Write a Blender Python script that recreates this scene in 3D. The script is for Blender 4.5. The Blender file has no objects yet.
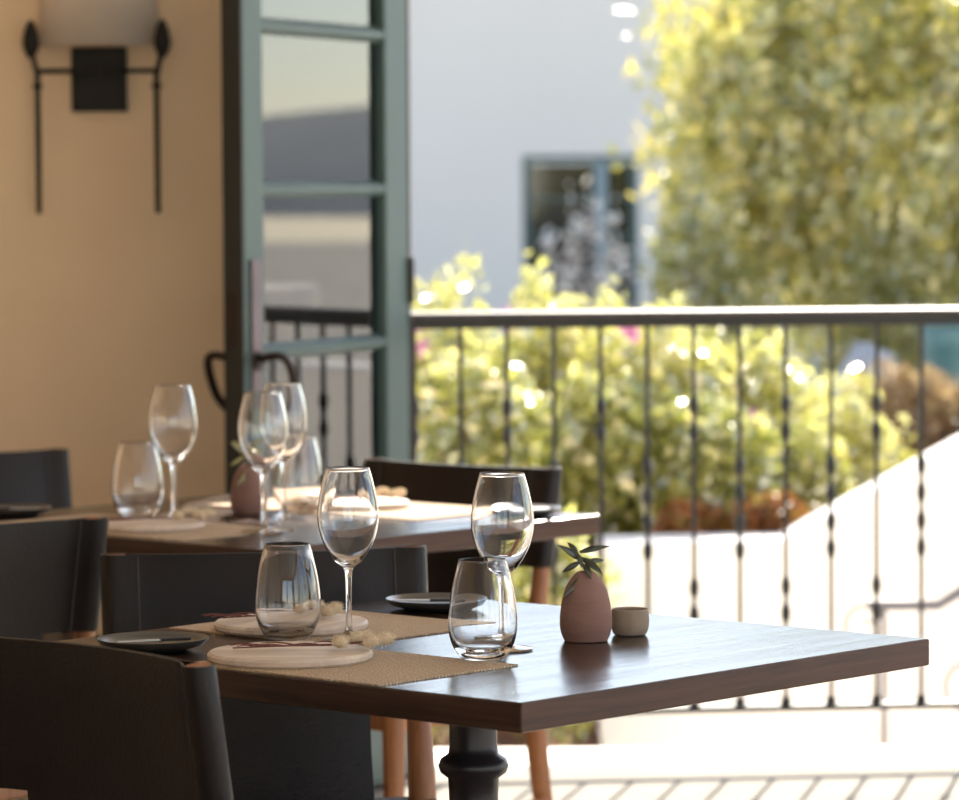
import bpy, bmesh, math, random
import numpy as np
from mathutils import Vector, Matrix, noise as mnoise

random.seed(7)
rng = np.random.default_rng(7)
SC = bpy.context.scene
COL = SC.collection

# ------------------------------------------------------------------ camera
F = 3850.0                      # focal length in pixels of a 959 x 800 frame
EYE = 1.30
PITCH = math.atan(212.0 / F)
ROLL = 0.006
fw = Vector((0, math.cos(PITCH), -math.sin(PITCH)))
up0 = Vector((0, math.sin(PITCH), math.cos(PITCH)))
r0 = Vector((1, 0, 0))
rt = r0 * math.cos(ROLL) - up0 * math.sin(ROLL)
up = r0 * math.sin(ROLL) + up0 * math.cos(ROLL)
cam = bpy.data.cameras.new('camera')
cam.sensor_width = 36.0
cam.lens = F * 36.0 / 959.0
cam.clip_end = 2000
cam.dof.use_dof = True
cam.dof.focus_distance = 4.58
cam.dof.aperture_fstop = 6.9
camo = bpy.data.objects.new('camera', cam)
COL.objects.link(camo)
M = Matrix(((rt.x, up.x, -fw.x), (rt.y, up.y, -fw.y), (rt.z, up.z, -fw.z))).to_4x4()
M.translation = Vector((0, 0, EYE))
camo.matrix_world = M
SC.camera = camo

# ------------------------------------------------------------------ light
SUN_EL, SUN_AZ = math.radians(33), math.radians(12)
world = bpy.data.worlds.new('world'); SC.world = world
world.use_nodes = True
wn = world.node_tree.nodes; wl = world.node_tree.links
wn.clear()
wo = wn.new('ShaderNodeOutputWorld'); wb = wn.new('ShaderNodeBackground')
sky = wn.new('ShaderNodeTexSky'); sky.sky_type = 'NISHITA'
sky.sun_disc = False; sky.sun_elevation = SUN_EL; sky.sun_rotation = SUN_AZ
sky.dust_density = 0.25; sky.ozone_density = 2.0; sky.air_density = 1.0
hs = wn.new('ShaderNodeHueSaturation'); hs.inputs['Saturation'].default_value = 0.7
wl.new(sky.outputs[0], hs.inputs['Color']); wl.new(hs.outputs[0], wb.inputs[0]); wb.inputs[1].default_value = 0.155
wl.new(wb.outputs[0], wo.inputs[0])
sunl = bpy.data.lights.new('sun', 'SUN'); sunl.energy = 6.2; sunl.angle = math.radians(0.55)
sunl.color = (1.0, 0.91, 0.78)
suno = bpy.data.objects.new('sun', sunl); COL.objects.link(suno)
sv = Vector((math.sin(SUN_AZ) * math.cos(SUN_EL), math.cos(SUN_AZ) * math.cos(SUN_EL), math.sin(SUN_EL)))
suno.rotation_euler = sv.to_track_quat('Z', 'Y').to_euler()
suno.location = sv * 60
vs = SC.view_settings
vs.view_transform = 'Standard'; vs.look = 'None'; vs.gamma = 1.0
vs.use_curve_mapping = False
vs.exposure = 1.4
SC.cycles.use_denoising = True
SC.cycles.max_bounces = 14
SC.cycles.diffuse_bounces = 6
SC.cycles.glossy_bounces = 6
SC.cycles.transmission_bounces = 12
SC.cycles.transparent_max_bounces = 24
SC.cycles.sample_clamp_indirect = 6.0

# ------------------------------------------------------------------ helpers
def G(px, py, z):
    """point of the photograph on the level plane z"""
    d = fw + rt * ((px - 479.5) / F) - up * ((py - 400.0) / F)
    t = (z - EYE) / d.z
    return Vector((0, 0, EYE)) + d * t

def D(px, py, y):
    """point of the photograph at distance y"""
    d = fw + rt * ((px - 479.5) / F) - up * ((py - 400.0) / F)
    return Vector((0, 0, EYE)) + d * (y / d.y)

def srgb(r, g, b):
    f = lambda c: (c / 255 / 12.92) if c / 255 <= 0.04045 else ((c / 255 + 0.055) / 1.055) ** 2.4
    return (f(r), f(g), f(b), 1.0)

def nodes_of(name):
    m = bpy.data.materials.new(name); m.use_nodes = True
    nt = m.node_tree
    return m, nt, nt.nodes, nt.links, nt.nodes['Principled BSDF']

def mat(name, col, rough=0.6, metal=0.0, var=0.15, scale=(12, 12, 12), bump=0.0, bscale=None, spec=0.5, coat=0.0, rvar=0.0):
    m, nt, N, L, P = nodes_of(name)
    tc = N.new('ShaderNodeTexCoord'); mp = N.new('ShaderNodeMapping')
    mp.inputs['Scale'].default_value = scale
    L.new(tc.outputs['Object'], mp.inputs[0])
    nz = N.new('ShaderNodeTexNoise'); nz.inputs['Scale'].default_value = 1.0; nz.inputs['Detail'].default_value = 5
    L.new(mp.outputs[0], nz.inputs['Vector'])
    cr = N.new('ShaderNodeValToRGB')
    c = Vector(col[:3])
    cr.color_ramp.elements[0].position = 0.3; cr.color_ramp.elements[1].position = 0.7
    cr.color_ramp.elements[0].color = (*(c * (1 - var)), 1)
    cr.color_ramp.elements[1].color = (*[min(1, x) for x in (c * (1 + var))], 1)
    L.new(nz.outputs['Fac'], cr.inputs[0])
    L.new(cr.outputs[0], P.inputs['Base Color'])
    P.inputs['Roughness'].default_value = rough
    if rvar:
        ma = N.new('ShaderNodeMapRange')
        ma.inputs[3].default_value = max(0.02, rough - rvar); ma.inputs[4].default_value = rough + rvar
        L.new(nz.outputs['Fac'], ma.inputs[0]); L.new(ma.outputs[0], P.inputs['Roughness'])
    P.inputs['Metallic'].default_value = metal
    P.inputs['Specular IOR Level'].default_value = spec
    P.inputs['Coat Weight'].default_value = coat
    if bump:
        mp2 = N.new('ShaderNodeMapping'); mp2.inputs['Scale'].default_value = bscale or scale
        L.new(tc.outputs['Object'], mp2.inputs[0])
        n2 = N.new('ShaderNodeTexNoise'); n2.inputs['Scale'].default_value = 1.0; n2.inputs['Detail'].default_value = 6
        L.new(mp2.outputs[0], n2.inputs['Vector'])
        b = N.new('ShaderNodeBump'); b.inputs['Strength'].default_value = bump; b.inputs['Distance'].default_value = 0.004
        L.new(n2.outputs['Fac'], b.inputs['Height']); L.new(b.outputs[0], P.inputs['Normal'])
    return m

def glass_mat(name, tint=(1, 1, 1, 1)):
    m, nt, N, L, P = nodes_of(name)
    N.remove(P)
    g = N.new('ShaderNodeBsdfGlass'); g.inputs['IOR'].default_value = 1.5; g.inputs['Roughness'].default_value = 0.0
    g.inputs['Color'].default_value = tint
    L.new(g.outputs[0], N['Material Output'].inputs[0])
    return m

def pane_mat(name, tint, ior=1.5):
    m, nt, N, L, P = nodes_of(name)
    N.remove(P)
    t = N.new('ShaderNodeBsdfTransparent'); t.inputs[0].default_value = tint
    g = N.new('ShaderNodeBsdfGlossy'); g.inputs['Roughness'].default_value = 0.015
    fr = N.new('ShaderNodeFresnel'); fr.inputs[0].default_value = ior
    mx = N.new('ShaderNodeMixShader')
    L.new(fr.outputs[0], mx.inputs[0]); L.new(t.outputs[0], mx.inputs[1]); L.new(g.outputs[0], mx.inputs[2])
    L.new(mx.outputs[0], N['Material Output'].inputs[0])
    return m

def leaf_mat(name, c1, c2, c3, trans=0.5, gloss=0.08, tr_gain=1.0, rough=0.35):
    m, nt, N, L, P = nodes_of(name)
    N.remove(P)
    ge = N.new('ShaderNodeNewGeometry'); cr = N.new('ShaderNodeValToRGB')
    e = cr.color_ramp.elements
    e[0].position = 0.0; e[0].color = c1
    e[1].position = 1.0; e[1].color = c3
    k = e.new(0.5); k.color = c2
    L.new(ge.outputs['Random Per Island'], cr.inputs[0])
    d = N.new('ShaderNodeBsdfDiffuse'); t = N.new('ShaderNodeBsdfTranslucent'); gl = N.new('ShaderNodeBsdfGlossy')
    gl.inputs['Roughness'].default_value = rough
    gn = N.new('ShaderNodeMix'); gn.data_type = 'RGBA'; gn.blend_type = 'MULTIPLY'; gn.inputs[0].default_value = 1
    L.new(cr.outputs[0], gn.inputs[6]); gn.inputs[7].default_value = (1.0 * tr_gain, 1.0 * tr_gain, 0.82 * tr_gain, 1)
    L.new(cr.outputs[0], d.inputs[0]); L.new(gn.outputs[2], t.inputs[0])
    a = N.new('ShaderNodeMixShader'); a.inputs[0].default_value = trans
    L.new(d.outputs[0], a.inputs[1]); L.new(t.outputs[0], a.inputs[2])
    b = N.new('ShaderNodeMixShader'); b.inputs[0].default_value = gloss
    L.new(a.outputs[0], b.inputs[1]); L.new(gl.outputs[0], b.inputs[2])
    L.new(b.outputs[0], N['Material Output'].inputs[0])
    return m

def wood_mat(name, c1, c2, rough, along='y', bump=0.25, spec=0.5, coat=0.0, coatr=0.1, stretch=60):
    m, nt, N, L, P = nodes_of(name)
    tc = N.new('ShaderNodeTexCoord'); mp = N.new('ShaderNodeMapping')
    sc = {'x': (3, stretch, stretch), 'y': (stretch, 3, stretch), 'z': (stretch, stretch, 3)}[along]
    mp.inputs['Scale'].default_value = sc
    L.new(tc.outputs['Object'], mp.inputs[0])
    nz = N.new('ShaderNodeTexNoise'); nz.inputs['Scale'].default_value = 1; nz.inputs['Detail'].default_value = 8; nz.inputs['Roughness'].default_value = 0.6
    nz.inputs['Distortion'].default_value = 0.4
    L.new(mp.outputs[0], nz.inputs['Vector'])
    cr = N.new('ShaderNodeValToRGB'); cr.color_ramp.elements[0].position = 0.32; cr.color_ramp.elements[1].position = 0.68
    cr.color_ramp.elements[0].color = c1; cr.color_ramp.elements[1].color = c2
    L.new(nz.outputs['Fac'], cr.inputs[0]); L.new(cr.outputs[0], P.inputs['Base Color'])
    mr = N.new('ShaderNodeMapRange'); mr.inputs[3].default_value = rough * 0.75; mr.inputs[4].default_value = rough * 1.3
    L.new(nz.outputs['Fac'], mr.inputs[0]); L.new(mr.outputs[0], P.inputs['Roughness'])
    P.inputs['Specular IOR Level'].default_value = spec
    P.inputs['Coat Weight'].default_value = coat; P.inputs['Coat Roughness'].default_value = coatr
    b = N.new('ShaderNodeBump'); b.inputs['Strength'].default_value = bump; b.inputs['Distance'].default_value = 0.002
    L.new(nz.outputs['Fac'], b.inputs['Height']); L.new(b.outputs[0], P.inputs['Normal']); L.new(b.outputs[0], P.inputs['Coat Normal'])
    return m

def mesh_obj(name, me, m=None, parent=None, smooth=False):
    o = bpy.data.objects.new(name, me); COL.objects.link(o)
    if m and not me.materials: me.materials.append(m)
    if parent: o.parent = parent
    if smooth:
        for p in me.polygons: p.use_smooth = True
    return o

def pydata(name, v, f, m=None, parent=None, smooth=False):
    me = bpy.data.meshes.new(name); me.from_pydata([tuple(x) for x in v], [], f); me.update()
    return mesh_obj(name, me, m, parent, smooth)

def auto_smooth(me, ang=40):
    for p in me.polygons: p.use_smooth = True
    me.set_sharp_from_angle(angle=math.radians(ang))

def bm_obj(name, bm, m=None, parent=None, ang=None):
    me = bpy.data.meshes.new(name); bmesh.ops.recalc_face_normals(bm, faces=bm.faces); bm.to_mesh(me); bm.free()
    if ang: auto_smooth(me, ang)
    return mesh_obj(name, me, m, parent)

def box_bm(bm, lo, hi, bev=0.0, seg=2):
    lo, hi = Vector(lo), Vector(hi)
    r = bmesh.ops.create_cube(bm, size=1.0)
    vs_ = r['verts']
    for v in vs_:
        v.co = Vector(((lo[i] + hi[i]) / 2 + v.co[i] * (hi[i] - lo[i]) for i in range(3)))
    if bev:
        es = list({e for v in vs_ for e in v.link_edges})
        bmesh.ops.bevel(bm, geom=es, offset=bev, segments=seg, profile=0.5, affect='EDGES')

def box(name, lo, hi, m, parent=None, bev=0.0, seg=2):
    bm = bmesh.new(); box_bm(bm, lo, hi, bev, seg)
    return bm_obj(name, bm, m, parent)

def lathe_data(prof, seg=48, closed=False):
    v, f = [], []
    n = len(prof)
    for i in range(seg):
        a = 2 * math.pi * i / seg
        for r, z in prof: v.append((r * math.cos(a), r * math.sin(a), z))
    for i in range(seg):
        j = (i + 1) % seg
        for k in range(n - 1 + (1 if closed else 0)):
            k2 = (k + 1) % n
            f.append((i * n + k, j * n + k, j * n + k2, i * n + k2))
    return v, f

def lathe(name, prof, m, parent=None, seg=48, ang=50):
    bm = bmesh.new()
    v, f = lathe_data(prof, seg)
    vv = [bm.verts.new(x) for x in v]
    for q in f: bm.faces.new([vv[i] for i in q])
    bmesh.ops.remove_doubles(bm, verts=bm.verts, dist=1e-6)
    bmesh.ops.dissolve_degenerate(bm, edges=bm.edges, dist=1e-7)
    return bm_obj(name, bm, m, parent, ang)

def tube_bm(bm, pts, rad, seg=10, cap=True, flat=1.0):
    pts = [Vector(p) for p in pts]
    if not hasattr(rad, '__len__'): rad = [rad] * len(pts)
    rings = []
    ref = None
    for i, p in enumerate(pts):
        t = (pts[min(i + 1, len(pts) - 1)] - pts[max(i - 1, 0)]).normalized()
        if ref is None:
            ref = Vector((0, 0, 1)) if abs(t.z) < 0.9 else Vector((1, 0, 0))
        s = t.cross(ref).normalized(); u = s.cross(t).normalized()
        ref = u
        rings.append([bm.verts.new(p + (s * math.cos(2 * math.pi * (k + .5) / seg) + u * flat * math.sin(2 * math.pi * (k + .5) / seg)) * rad[i]) for k in range(seg)])
    for a, b in zip(rings, rings[1:]):
        for k in range(seg):
            bm.faces.new((a[k], a[(k + 1) % seg], b[(k + 1) % seg], b[k]))
    if cap:
        bm.faces.new(rings[0][::-1]); bm.faces.new(rings[-1])

def tube(name, pts, rad, m, parent=None, seg=10, ang=50, flat=1.0):
    bm = bmesh.new(); tube_bm(bm, pts, rad, seg, True, flat)
    return bm_obj(name, bm, m, parent, ang)

def empty(name, loc=(0, 0, 0), rz=0.0):
    o = bpy.data.objects.new(name, None); COL.objects.link(o)
    o.location = loc; o.rotation_euler = (0, 0, rz); o.empty_display_size = 0.05
    return o

def tag(o, label, cat, group=None, kind=None):
    o['label'] = label; o['category'] = cat
    if group: o['group'] = group
    if kind: o['kind'] = kind
    return o

def struct(o, label=None, cat=None):
    o['kind'] = 'structure'
    if label: o['label'] = label
    if cat: o['category'] = cat
    return o

def copy_tree(o, parent=None):
    c = o.copy(); COL.objects.link(c); c.parent = parent
    for ch in o.children: copy_tree(ch, c)
    return c

def smooth_path(pts, n=8):
    pts = [Vector(p) for p in pts]
    out = []
    P_ = [pts[0]] + pts + [pts[-1]]
    for i in range(1, len(P_) - 2):
        a, b, c, d = P_[i - 1:i + 3]
        for k in range(n):
            t = k / n
            out.append(0.5 * ((2 * b) + (c - a) * t + (2 * a - 5 * b + 4 * c - d) * t * t + (3 * b - a - 3 * c + d) * t ** 3))
    out.append(pts[-1])
    return out

# ------------------------------------------------------------------ materials
M_peach = mat('peach_plaster', srgb(240, 212, 178), 0.9, var=0.05, scale=(3, 3, 3), bump=0.25, bscale=(40, 40, 40), spec=0.2)
M_ceil = mat('cream_ceiling', srgb(236, 232, 224), 0.9, var=0.04)
M_floor = mat('pale_stone_floor', srgb(150, 146, 138), 0.9, var=0.06, scale=(5, 5, 5), bump=0.1, bscale=(60, 60, 60), spec=0.08)
M_paving = mat('white_paving', srgb(240, 236, 228), 0.8, var=0.03, scale=(2, 2, 2), bump=0.1, bscale=(30, 30, 30))
M_stucco = mat('white_stucco', srgb(247, 244, 238), 0.9, var=0.02, scale=(3, 3, 3), bump=0.2, bscale=(50, 50, 50), spec=0.2)
M_house = mat('pale_house_stucco', srgb(204, 199, 193), 0.9, var=0.02, scale=(.6, .6, .6), bump=0.2, bscale=(20, 20, 20), spec=0.2)
M_soil = mat('brown_mulch', srgb(120, 84, 58), 0.95, var=0.5, scale=(9, 9, 9), bump=0.6, bscale=(30, 30, 30))
M_lawn = mat('pale_gravel', srgb(176, 170, 158), 0.95, var=0.3, scale=(3, 3, 3), bump=0.5)
M_hill = mat('grey_far_hill', srgb(140, 145, 148), 1.0, var=0.15, scale=(.05, .05, .05))
M_door = mat('sage_green_paint', srgb(64, 84, 80), 0.5, var=0.06, scale=(8, 8, 3), bump=0.1, bscale=(60, 60, 8))
M_dooredge = mat('dark_door_edge', srgb(38, 36, 30), 0.6, var=0.15)
M_bronze = mat('dark_bronze', srgb(58, 48, 44), 0.42, 0.7, var=0.2)
M_lockplate = mat('worn_plum_bronze', srgb(104, 88, 92), 0.4, 0.6, var=0.15)
M_pane = pane_mat('door_glass', (0.46, 0.52, 0.56, 1), 2.1)
M_iron = mat('black_iron', srgb(42, 39, 36), 0.42, 0.3, var=0.2, scale=(40, 40, 40), bump=0.15, bscale=(90, 90, 90))
M_railtop = mat('sunlit_rail_top', srgb(78, 72, 70), 0.5, 0.0, var=0.15, scale=(20, 20, 20))  # lighter than the iron: sun and sky on the rail top put into its colour
M_sconce = mat('wrought_iron_sconce', srgb(36, 33, 30), 0.6, 0.4, var=0.25)
M_shade = mat('parchment_shade', srgb(222, 206, 190), 0.8, var=0.04)
M_top = wood_mat('dark_walnut_top', srgb(40, 27, 22), srgb(74, 53, 43), 0.21, 'x', 0.5, 0.25, 0.08, 0.10, stretch=26)
M_topend = wood_mat('dark_walnut_edge', srgb(40, 27, 22), srgb(74, 53, 43), 0.40, 'y', 0.16, 0.25, 0.0, 0.12, stretch=60)
M_topside = wood_mat('walnut_lit_edge', srgb(62, 42, 34), srgb(98, 70, 56), 0.42, 'x', 0.16, 0.2, 0.0, 0.12, stretch=60)  # lighter walnut: light falling on these edges is put into the colour
M_leg = mat('black_cast_iron', srgb(40, 33, 36), 0.38, 0.2, var=0.1)
M_wood = wood_mat('warm_chair_wood', srgb(124, 76, 44), srgb(164, 108, 66), 0.42, 'z', 0.15)
M_leather = mat('dark_brown_leather', srgb(26, 18, 16), 0.38, var=0.18, scale=(14, 14, 14), bump=0.2, bscale=(220, 220, 220), spec=0.24, rvar=0.08)
M_stitch = mat('leather_seam', srgb(44, 37, 37), 0.5, var=0.1)
M_glass = glass_mat('clear_glass')
M_mat = None
M_board = wood_mat('pale_round_board', srgb(186, 163, 146), srgb(232, 216, 200), 0.5, 'x', 0.2)
M_plate = mat('dark_stoneware', srgb(62, 58, 54), 0.3, var=0.15, scale=(30, 30, 30), spec=0.6)
M_steel = mat('brushed_steel', srgb(215, 215, 212), 0.45, 1.0, var=0.05)
M_darkhandle = mat('black_knife_handle', srgb(52, 50, 52), 0.35)
M_terra = mat('dusty_terracotta', srgb(136, 102, 93), 0.85, var=0.1, scale=(20, 20, 60), bump=0.25, bscale=(30, 30, 160))
M_clay = mat('grey_brown_clay', srgb(150, 133, 118), 0.85, var=0.12, scale=(30, 30, 30), bump=0.3, bscale=(60, 60, 60))
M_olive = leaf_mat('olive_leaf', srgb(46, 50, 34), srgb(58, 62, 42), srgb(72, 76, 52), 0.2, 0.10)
M_olivelit = leaf_mat('sunlit_olive_leaf', srgb(120, 118, 66), srgb(150, 144, 84), srgb(170, 160, 100), 0.35, 0.1)  # lighter copy of the olive leaf, with sunshine painted into its tones
M_twig = mat('brown_twig', srgb(112, 66, 58), 0.8, var=0.25, scale=(60, 60, 60))
M_puff = mat('cream_bunny_tail', srgb(232, 214, 186), 0.95, var=0.12, scale=(120, 120, 120), bump=0.6, bscale=(500, 500, 500))
M_trunk = mat('grey_brown_bark', srgb(140, 122, 106), 0.95, var=0.3, scale=(6, 6, 2), bump=0.8, bscale=(20, 20, 5))
M_flower = leaf_mat('magenta_petal', srgb(196, 120, 176), srgb(206, 136, 186), srgb(216, 156, 198), 0.45, 0.03)
M_hframe = mat('dark_green_house_paint', srgb(60, 84, 84), 0.5, var=0.1)
M_mullion = mat('blue_grey_mullion', srgb(116, 134, 140), 0.5, var=0.1)
M_hpane = mat('dark_window_glass', srgb(20, 24, 26), 0.06, spec=0.8, var=0.3)
M_teal = mat('teal_ceramic', srgb(70, 110, 112), 0.4, var=0.1)
M_soot = mat('grey_stair_iron', srgb(96, 94, 100), 0.5, 0.3, var=0.1)

def weave_mat():
    m, nt, N, L, P = nodes_of('woven_jute')
    tc = N.new('ShaderNodeTexCoord')
    w1 = N.new('ShaderNodeTexWave'); w1.bands_direction = 'X'; w1.inputs['Scale'].default_value = 62; w1.inputs['Distortion'].default_value = 5; w1.inputs['Detail'].default_value = 2
    w2 = N.new('ShaderNodeTexWave'); w2.bands_direction = 'Y'; w2.inputs['Scale'].default_value = 40; w2.inputs['Distortion'].default_value = 5; w2.inputs['Detail'].default_value = 2
    L.new(tc.outputs['Object'], w1.inputs[0]); L.new(tc.outputs['Object'], w2.inputs[0])
    mu = N.new('ShaderNodeMath'); mu.operation = 'MULTIPLY'
    L.new(w1.outputs['Fac'], mu.inputs[0]); L.new(w2.outputs['Fac'], mu.inputs[1])
    cr = N.new('ShaderNodeValToRGB')
    cr.color_ramp.elements[0].color = srgb(172, 146, 120); cr.color_ramp.elements[1].color = srgb(246, 226, 200)
    L.new(mu.outputs[0], cr.inputs[0]); L.new(cr.outputs[0], P.inputs['Base Color'])
    b = N.new('ShaderNodeBump'); b.inputs['Strength'].default_value = 0.8; b.inputs['Distance'].default_value = 0.002
    L.new(mu.outputs[0], b.inputs['Height']); L.new(b.outputs[0], P.inputs['Normal'])
    P.inputs['Roughness'].default_value = 0.85; P.inputs['Specular IOR Level'].default_value = 0.2
    return m
M_mat = weave_mat()

L_hedge = leaf_mat('hedge_leaf', srgb(116, 124, 56), srgb(168, 172, 86), srgb(216, 212, 126), 0.55, 0.26, 1.1, 0.25)
L_hedge2 = leaf_mat('pale_hedge_leaf', srgb(150, 154, 76), srgb(198, 196, 112), srgb(234, 228, 158), 0.58, 0.28, 1.1, 0.25)
L_rust = leaf_mat('rusty_leaf', srgb(134, 84, 50), srgb(158, 104, 62), srgb(132, 118, 60), 0.45, 0.05, 1.1)
L_dry = leaf_mat('dry_brown_leaf', srgb(150, 128, 92), srgb(176, 154, 116), srgb(160, 126, 100), 0.4, 0.05)
L_tree = leaf_mat('tree_leaf', srgb(116, 122, 48), srgb(172, 170, 74), srgb(232, 212, 108), 0.55, 0.2, 1.12, 0.42)
L_dark = leaf_mat('dark_tree_leaf', srgb(112, 118, 62), srgb(146, 148, 80), srgb(184, 174, 100), 0.5, 0.16)

# ------------------------------------------------------------------ the room
YW = 8.46                                    # plane of the garden wall of the room
OX0, OX1, OZ = -0.168, 2.75, 2.27            # the opening with the railing
ZC = 2.85
def wall(name, boxes, m):
    bm = bmesh.new()
    for lo, hi in boxes: box_bm(bm, lo, hi)
    return struct(bm_obj(name, bm, m))
wall('wall_far', [((-3.3, YW, 0), (OX0, YW + .16, ZC)), ((OX1, YW, 0), (3.3, YW + .16, ZC)), ((OX0, YW, OZ), (OX1, YW + .16, ZC))], M_peach)
wall('wall_left', [((-3.46, -3, 0), (-3.3, YW + .16, ZC))], M_peach)
wall('wall_back', [((-3.46, -3.16, 0), (-2.4, -3, ZC)), ((-.2, -3.16, 0), (.2, -3, 2.6)), ((2.6, -3.16, 0), (3.46, -3, ZC)), ((-2.4, -3.16, 2.6), (2.6, -3, ZC))], M_peach)  # unseen wall; its wide openings are added to bring sky light into the room
wall('wall_right', [((3.3, -3, 2.6), (3.46, YW + .16, ZC)), ((3.3, -3, 0), (3.46, -2.2, 2.6)), ((3.3, .6, 0), (3.46, 1.0, 2.6)),
                    ((3.3, 4.2, 0), (3.46, 4.6, 2.6)), ((3.3, 7.7, 0), (3.46, YW + .16, 2.6))], M_peach)  # unseen bays, opened and heightened for more sky light indoors
struct(box('ceiling', (-3.46, -3.16, ZC), (3.46, YW + .16, ZC + .15), M_ceil))
struct(box('floor', (-3.46, -3.16, -.12), (3.46, YW + .16, 0), M_floor))
struct(box('trim_1', (OX0 - .02, YW - .012, 0), (OX0 + .018, YW + .16, OZ), M_dooredge, bev=.003))
struct(box('ground_ledge', (-3.46, YW + .16, -.45), (6, YW + .46, -.004), M_paving))
struct(box('ground_terrace', (-30, YW + .46, -.55), (40, 16.5, -.40), M_paving))
struct(box('ground_side', (3.46, -30, -.55), (40, YW + .46, -.40), M_paving))
struct(box('ground_rear', (-30, -30, -.55), (3.46, -3.16, -.40), M_lawn))
struct(box('ground_garden', (-60, 16.5, -.60), (90, 120, -.42), M_lawn))

# far hills
def hill(name, x0, x1, y, h, seed):
    n = 60
    v, f = [], []
    for i in range(n + 1):
        t = i / n
        x = x0 + (x1 - x0) * t
        hh = h * math.sin(math.pi * t) ** .6 * (0.75 + .35 * mnoise.noise((t * 5, seed, 0)))
        v += [(x, y - 25, -1), (x, y, hh), (x, y + 40, -1)]
    for i in range(n):
        a = 3 * i
        f += [(a, a + 3, a + 4, a + 1), (a + 1, a + 4, a + 5, a + 2)]
    return struct(pydata(name, v, f, M_hill, smooth=True))
hill('hills', 60, 420, 230, 11, 1.3)
hb = hill('hills_far', -160, 260, 320, 14, 4.1)

# ------------------------------------------------------------------ french door leaf
def french_door():
    pf = Vector((-.491, 7.70, 0)); ph = Vector((-.173, 8.42, 0))
    dvec = ph - pf; W = dvec.length
    root = empty('door_1', pf, math.atan2(dvec.y, dvec.x))
    struct(root, 'open sage green glazed french door with dark edge and curved lever handles', 'door')
    T = .044; H = 2.12
    st = .095
    def part(n, lo, hi, m, bev=.004, par=root): return box(n, lo, hi, m, par, bev)
    part('stile', (.006, -T / 2, .015), (st, T / 2, H), M_door)
    part('stile', (W - st - .02, -T / 2, .015), (W, T / 2, H), M_door)
    part('edge_strip', (-.001, -T / 2, .015), (.006, T / 2, H), M_dooredge, .001)
    part('bottom_rail', (st, -T / 2, .015), (W - st - .02, T / 2, .24), M_door)
    part('top_rail', (st, -T / 2, H - .10), (W - st - .02, T / 2, H), M_door)
    zs = [.24] + [EYE + k * .33 for k in (-2, -1, 0, 1, 2)] + [H - .10]
    x0, x1 = st, W - st - .02
    for z in zs[1:-1]:
        bm = bmesh.new()
        prof = [(-T / 2 + .002, -.007), (-T / 2 + .002, .007), (-.006, .017), (.006, .017), (T / 2 - .002, .007), (T / 2 - .002, -.007), (.006, -.017), (-.006, -.017)]
        a = [bm.verts.new((x0, y, z + q)) for y, q in prof]; b = [bm.verts.new((x1, y, z + q)) for y, q in prof]
        for i in range(8): bm.faces.new((a[i], a[(i + 1) % 8], b[(i + 1) % 8], b[i]))
        bm.faces.new(a[::-1]); bm.faces.new(b)
        bm_obj('muntin', bm, M_door, root)
    for a, b in zip(zs, zs[1:]):
        p = part('pane', (x0 - .004, -.002, a + .001), (x1 + .004, .002, b - .001), M_pane, 0)
    for s in (-1, 1):
        pl = part('lock_plate', (.030, s * (T / 2 + .003) - .003, .86), (.072, s * (T / 2 + .003) + .003, 1.16), M_lockplate, .002)
        y0 = s * (T / 2 + .006)
        pts = smooth_path([(.05, y0, .955), (.05, y0 + s * .03, .965), (.055, y0 + s * .056, .962), (.07, y0 + s * .066, .935), (.09, y0 + s * .060, .885), (.105, y0 + s * .044, .855)], 6)
        lv = tube('lever', pts, [.009] * len(pts), M_bronze, pl, 10)
        lathe_o = tube('rose', [(.05, y0 - s * .001, .955), (.05, y0 + s * .008, .955)], .02, M_bronze, pl, 20)
    part('latch_plate', (-.004, -.011, .98), (0, .011, 1.10), M_bronze, .001)
    for z in (.25, 1.1, 1.95):
        tube('hinge', [(W + .004, -T / 2 - .004, z - .05), (W + .004, -T / 2 - .004, z + .05)], .007, M_bronze, root, 10)
    return root
french_door()

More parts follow.
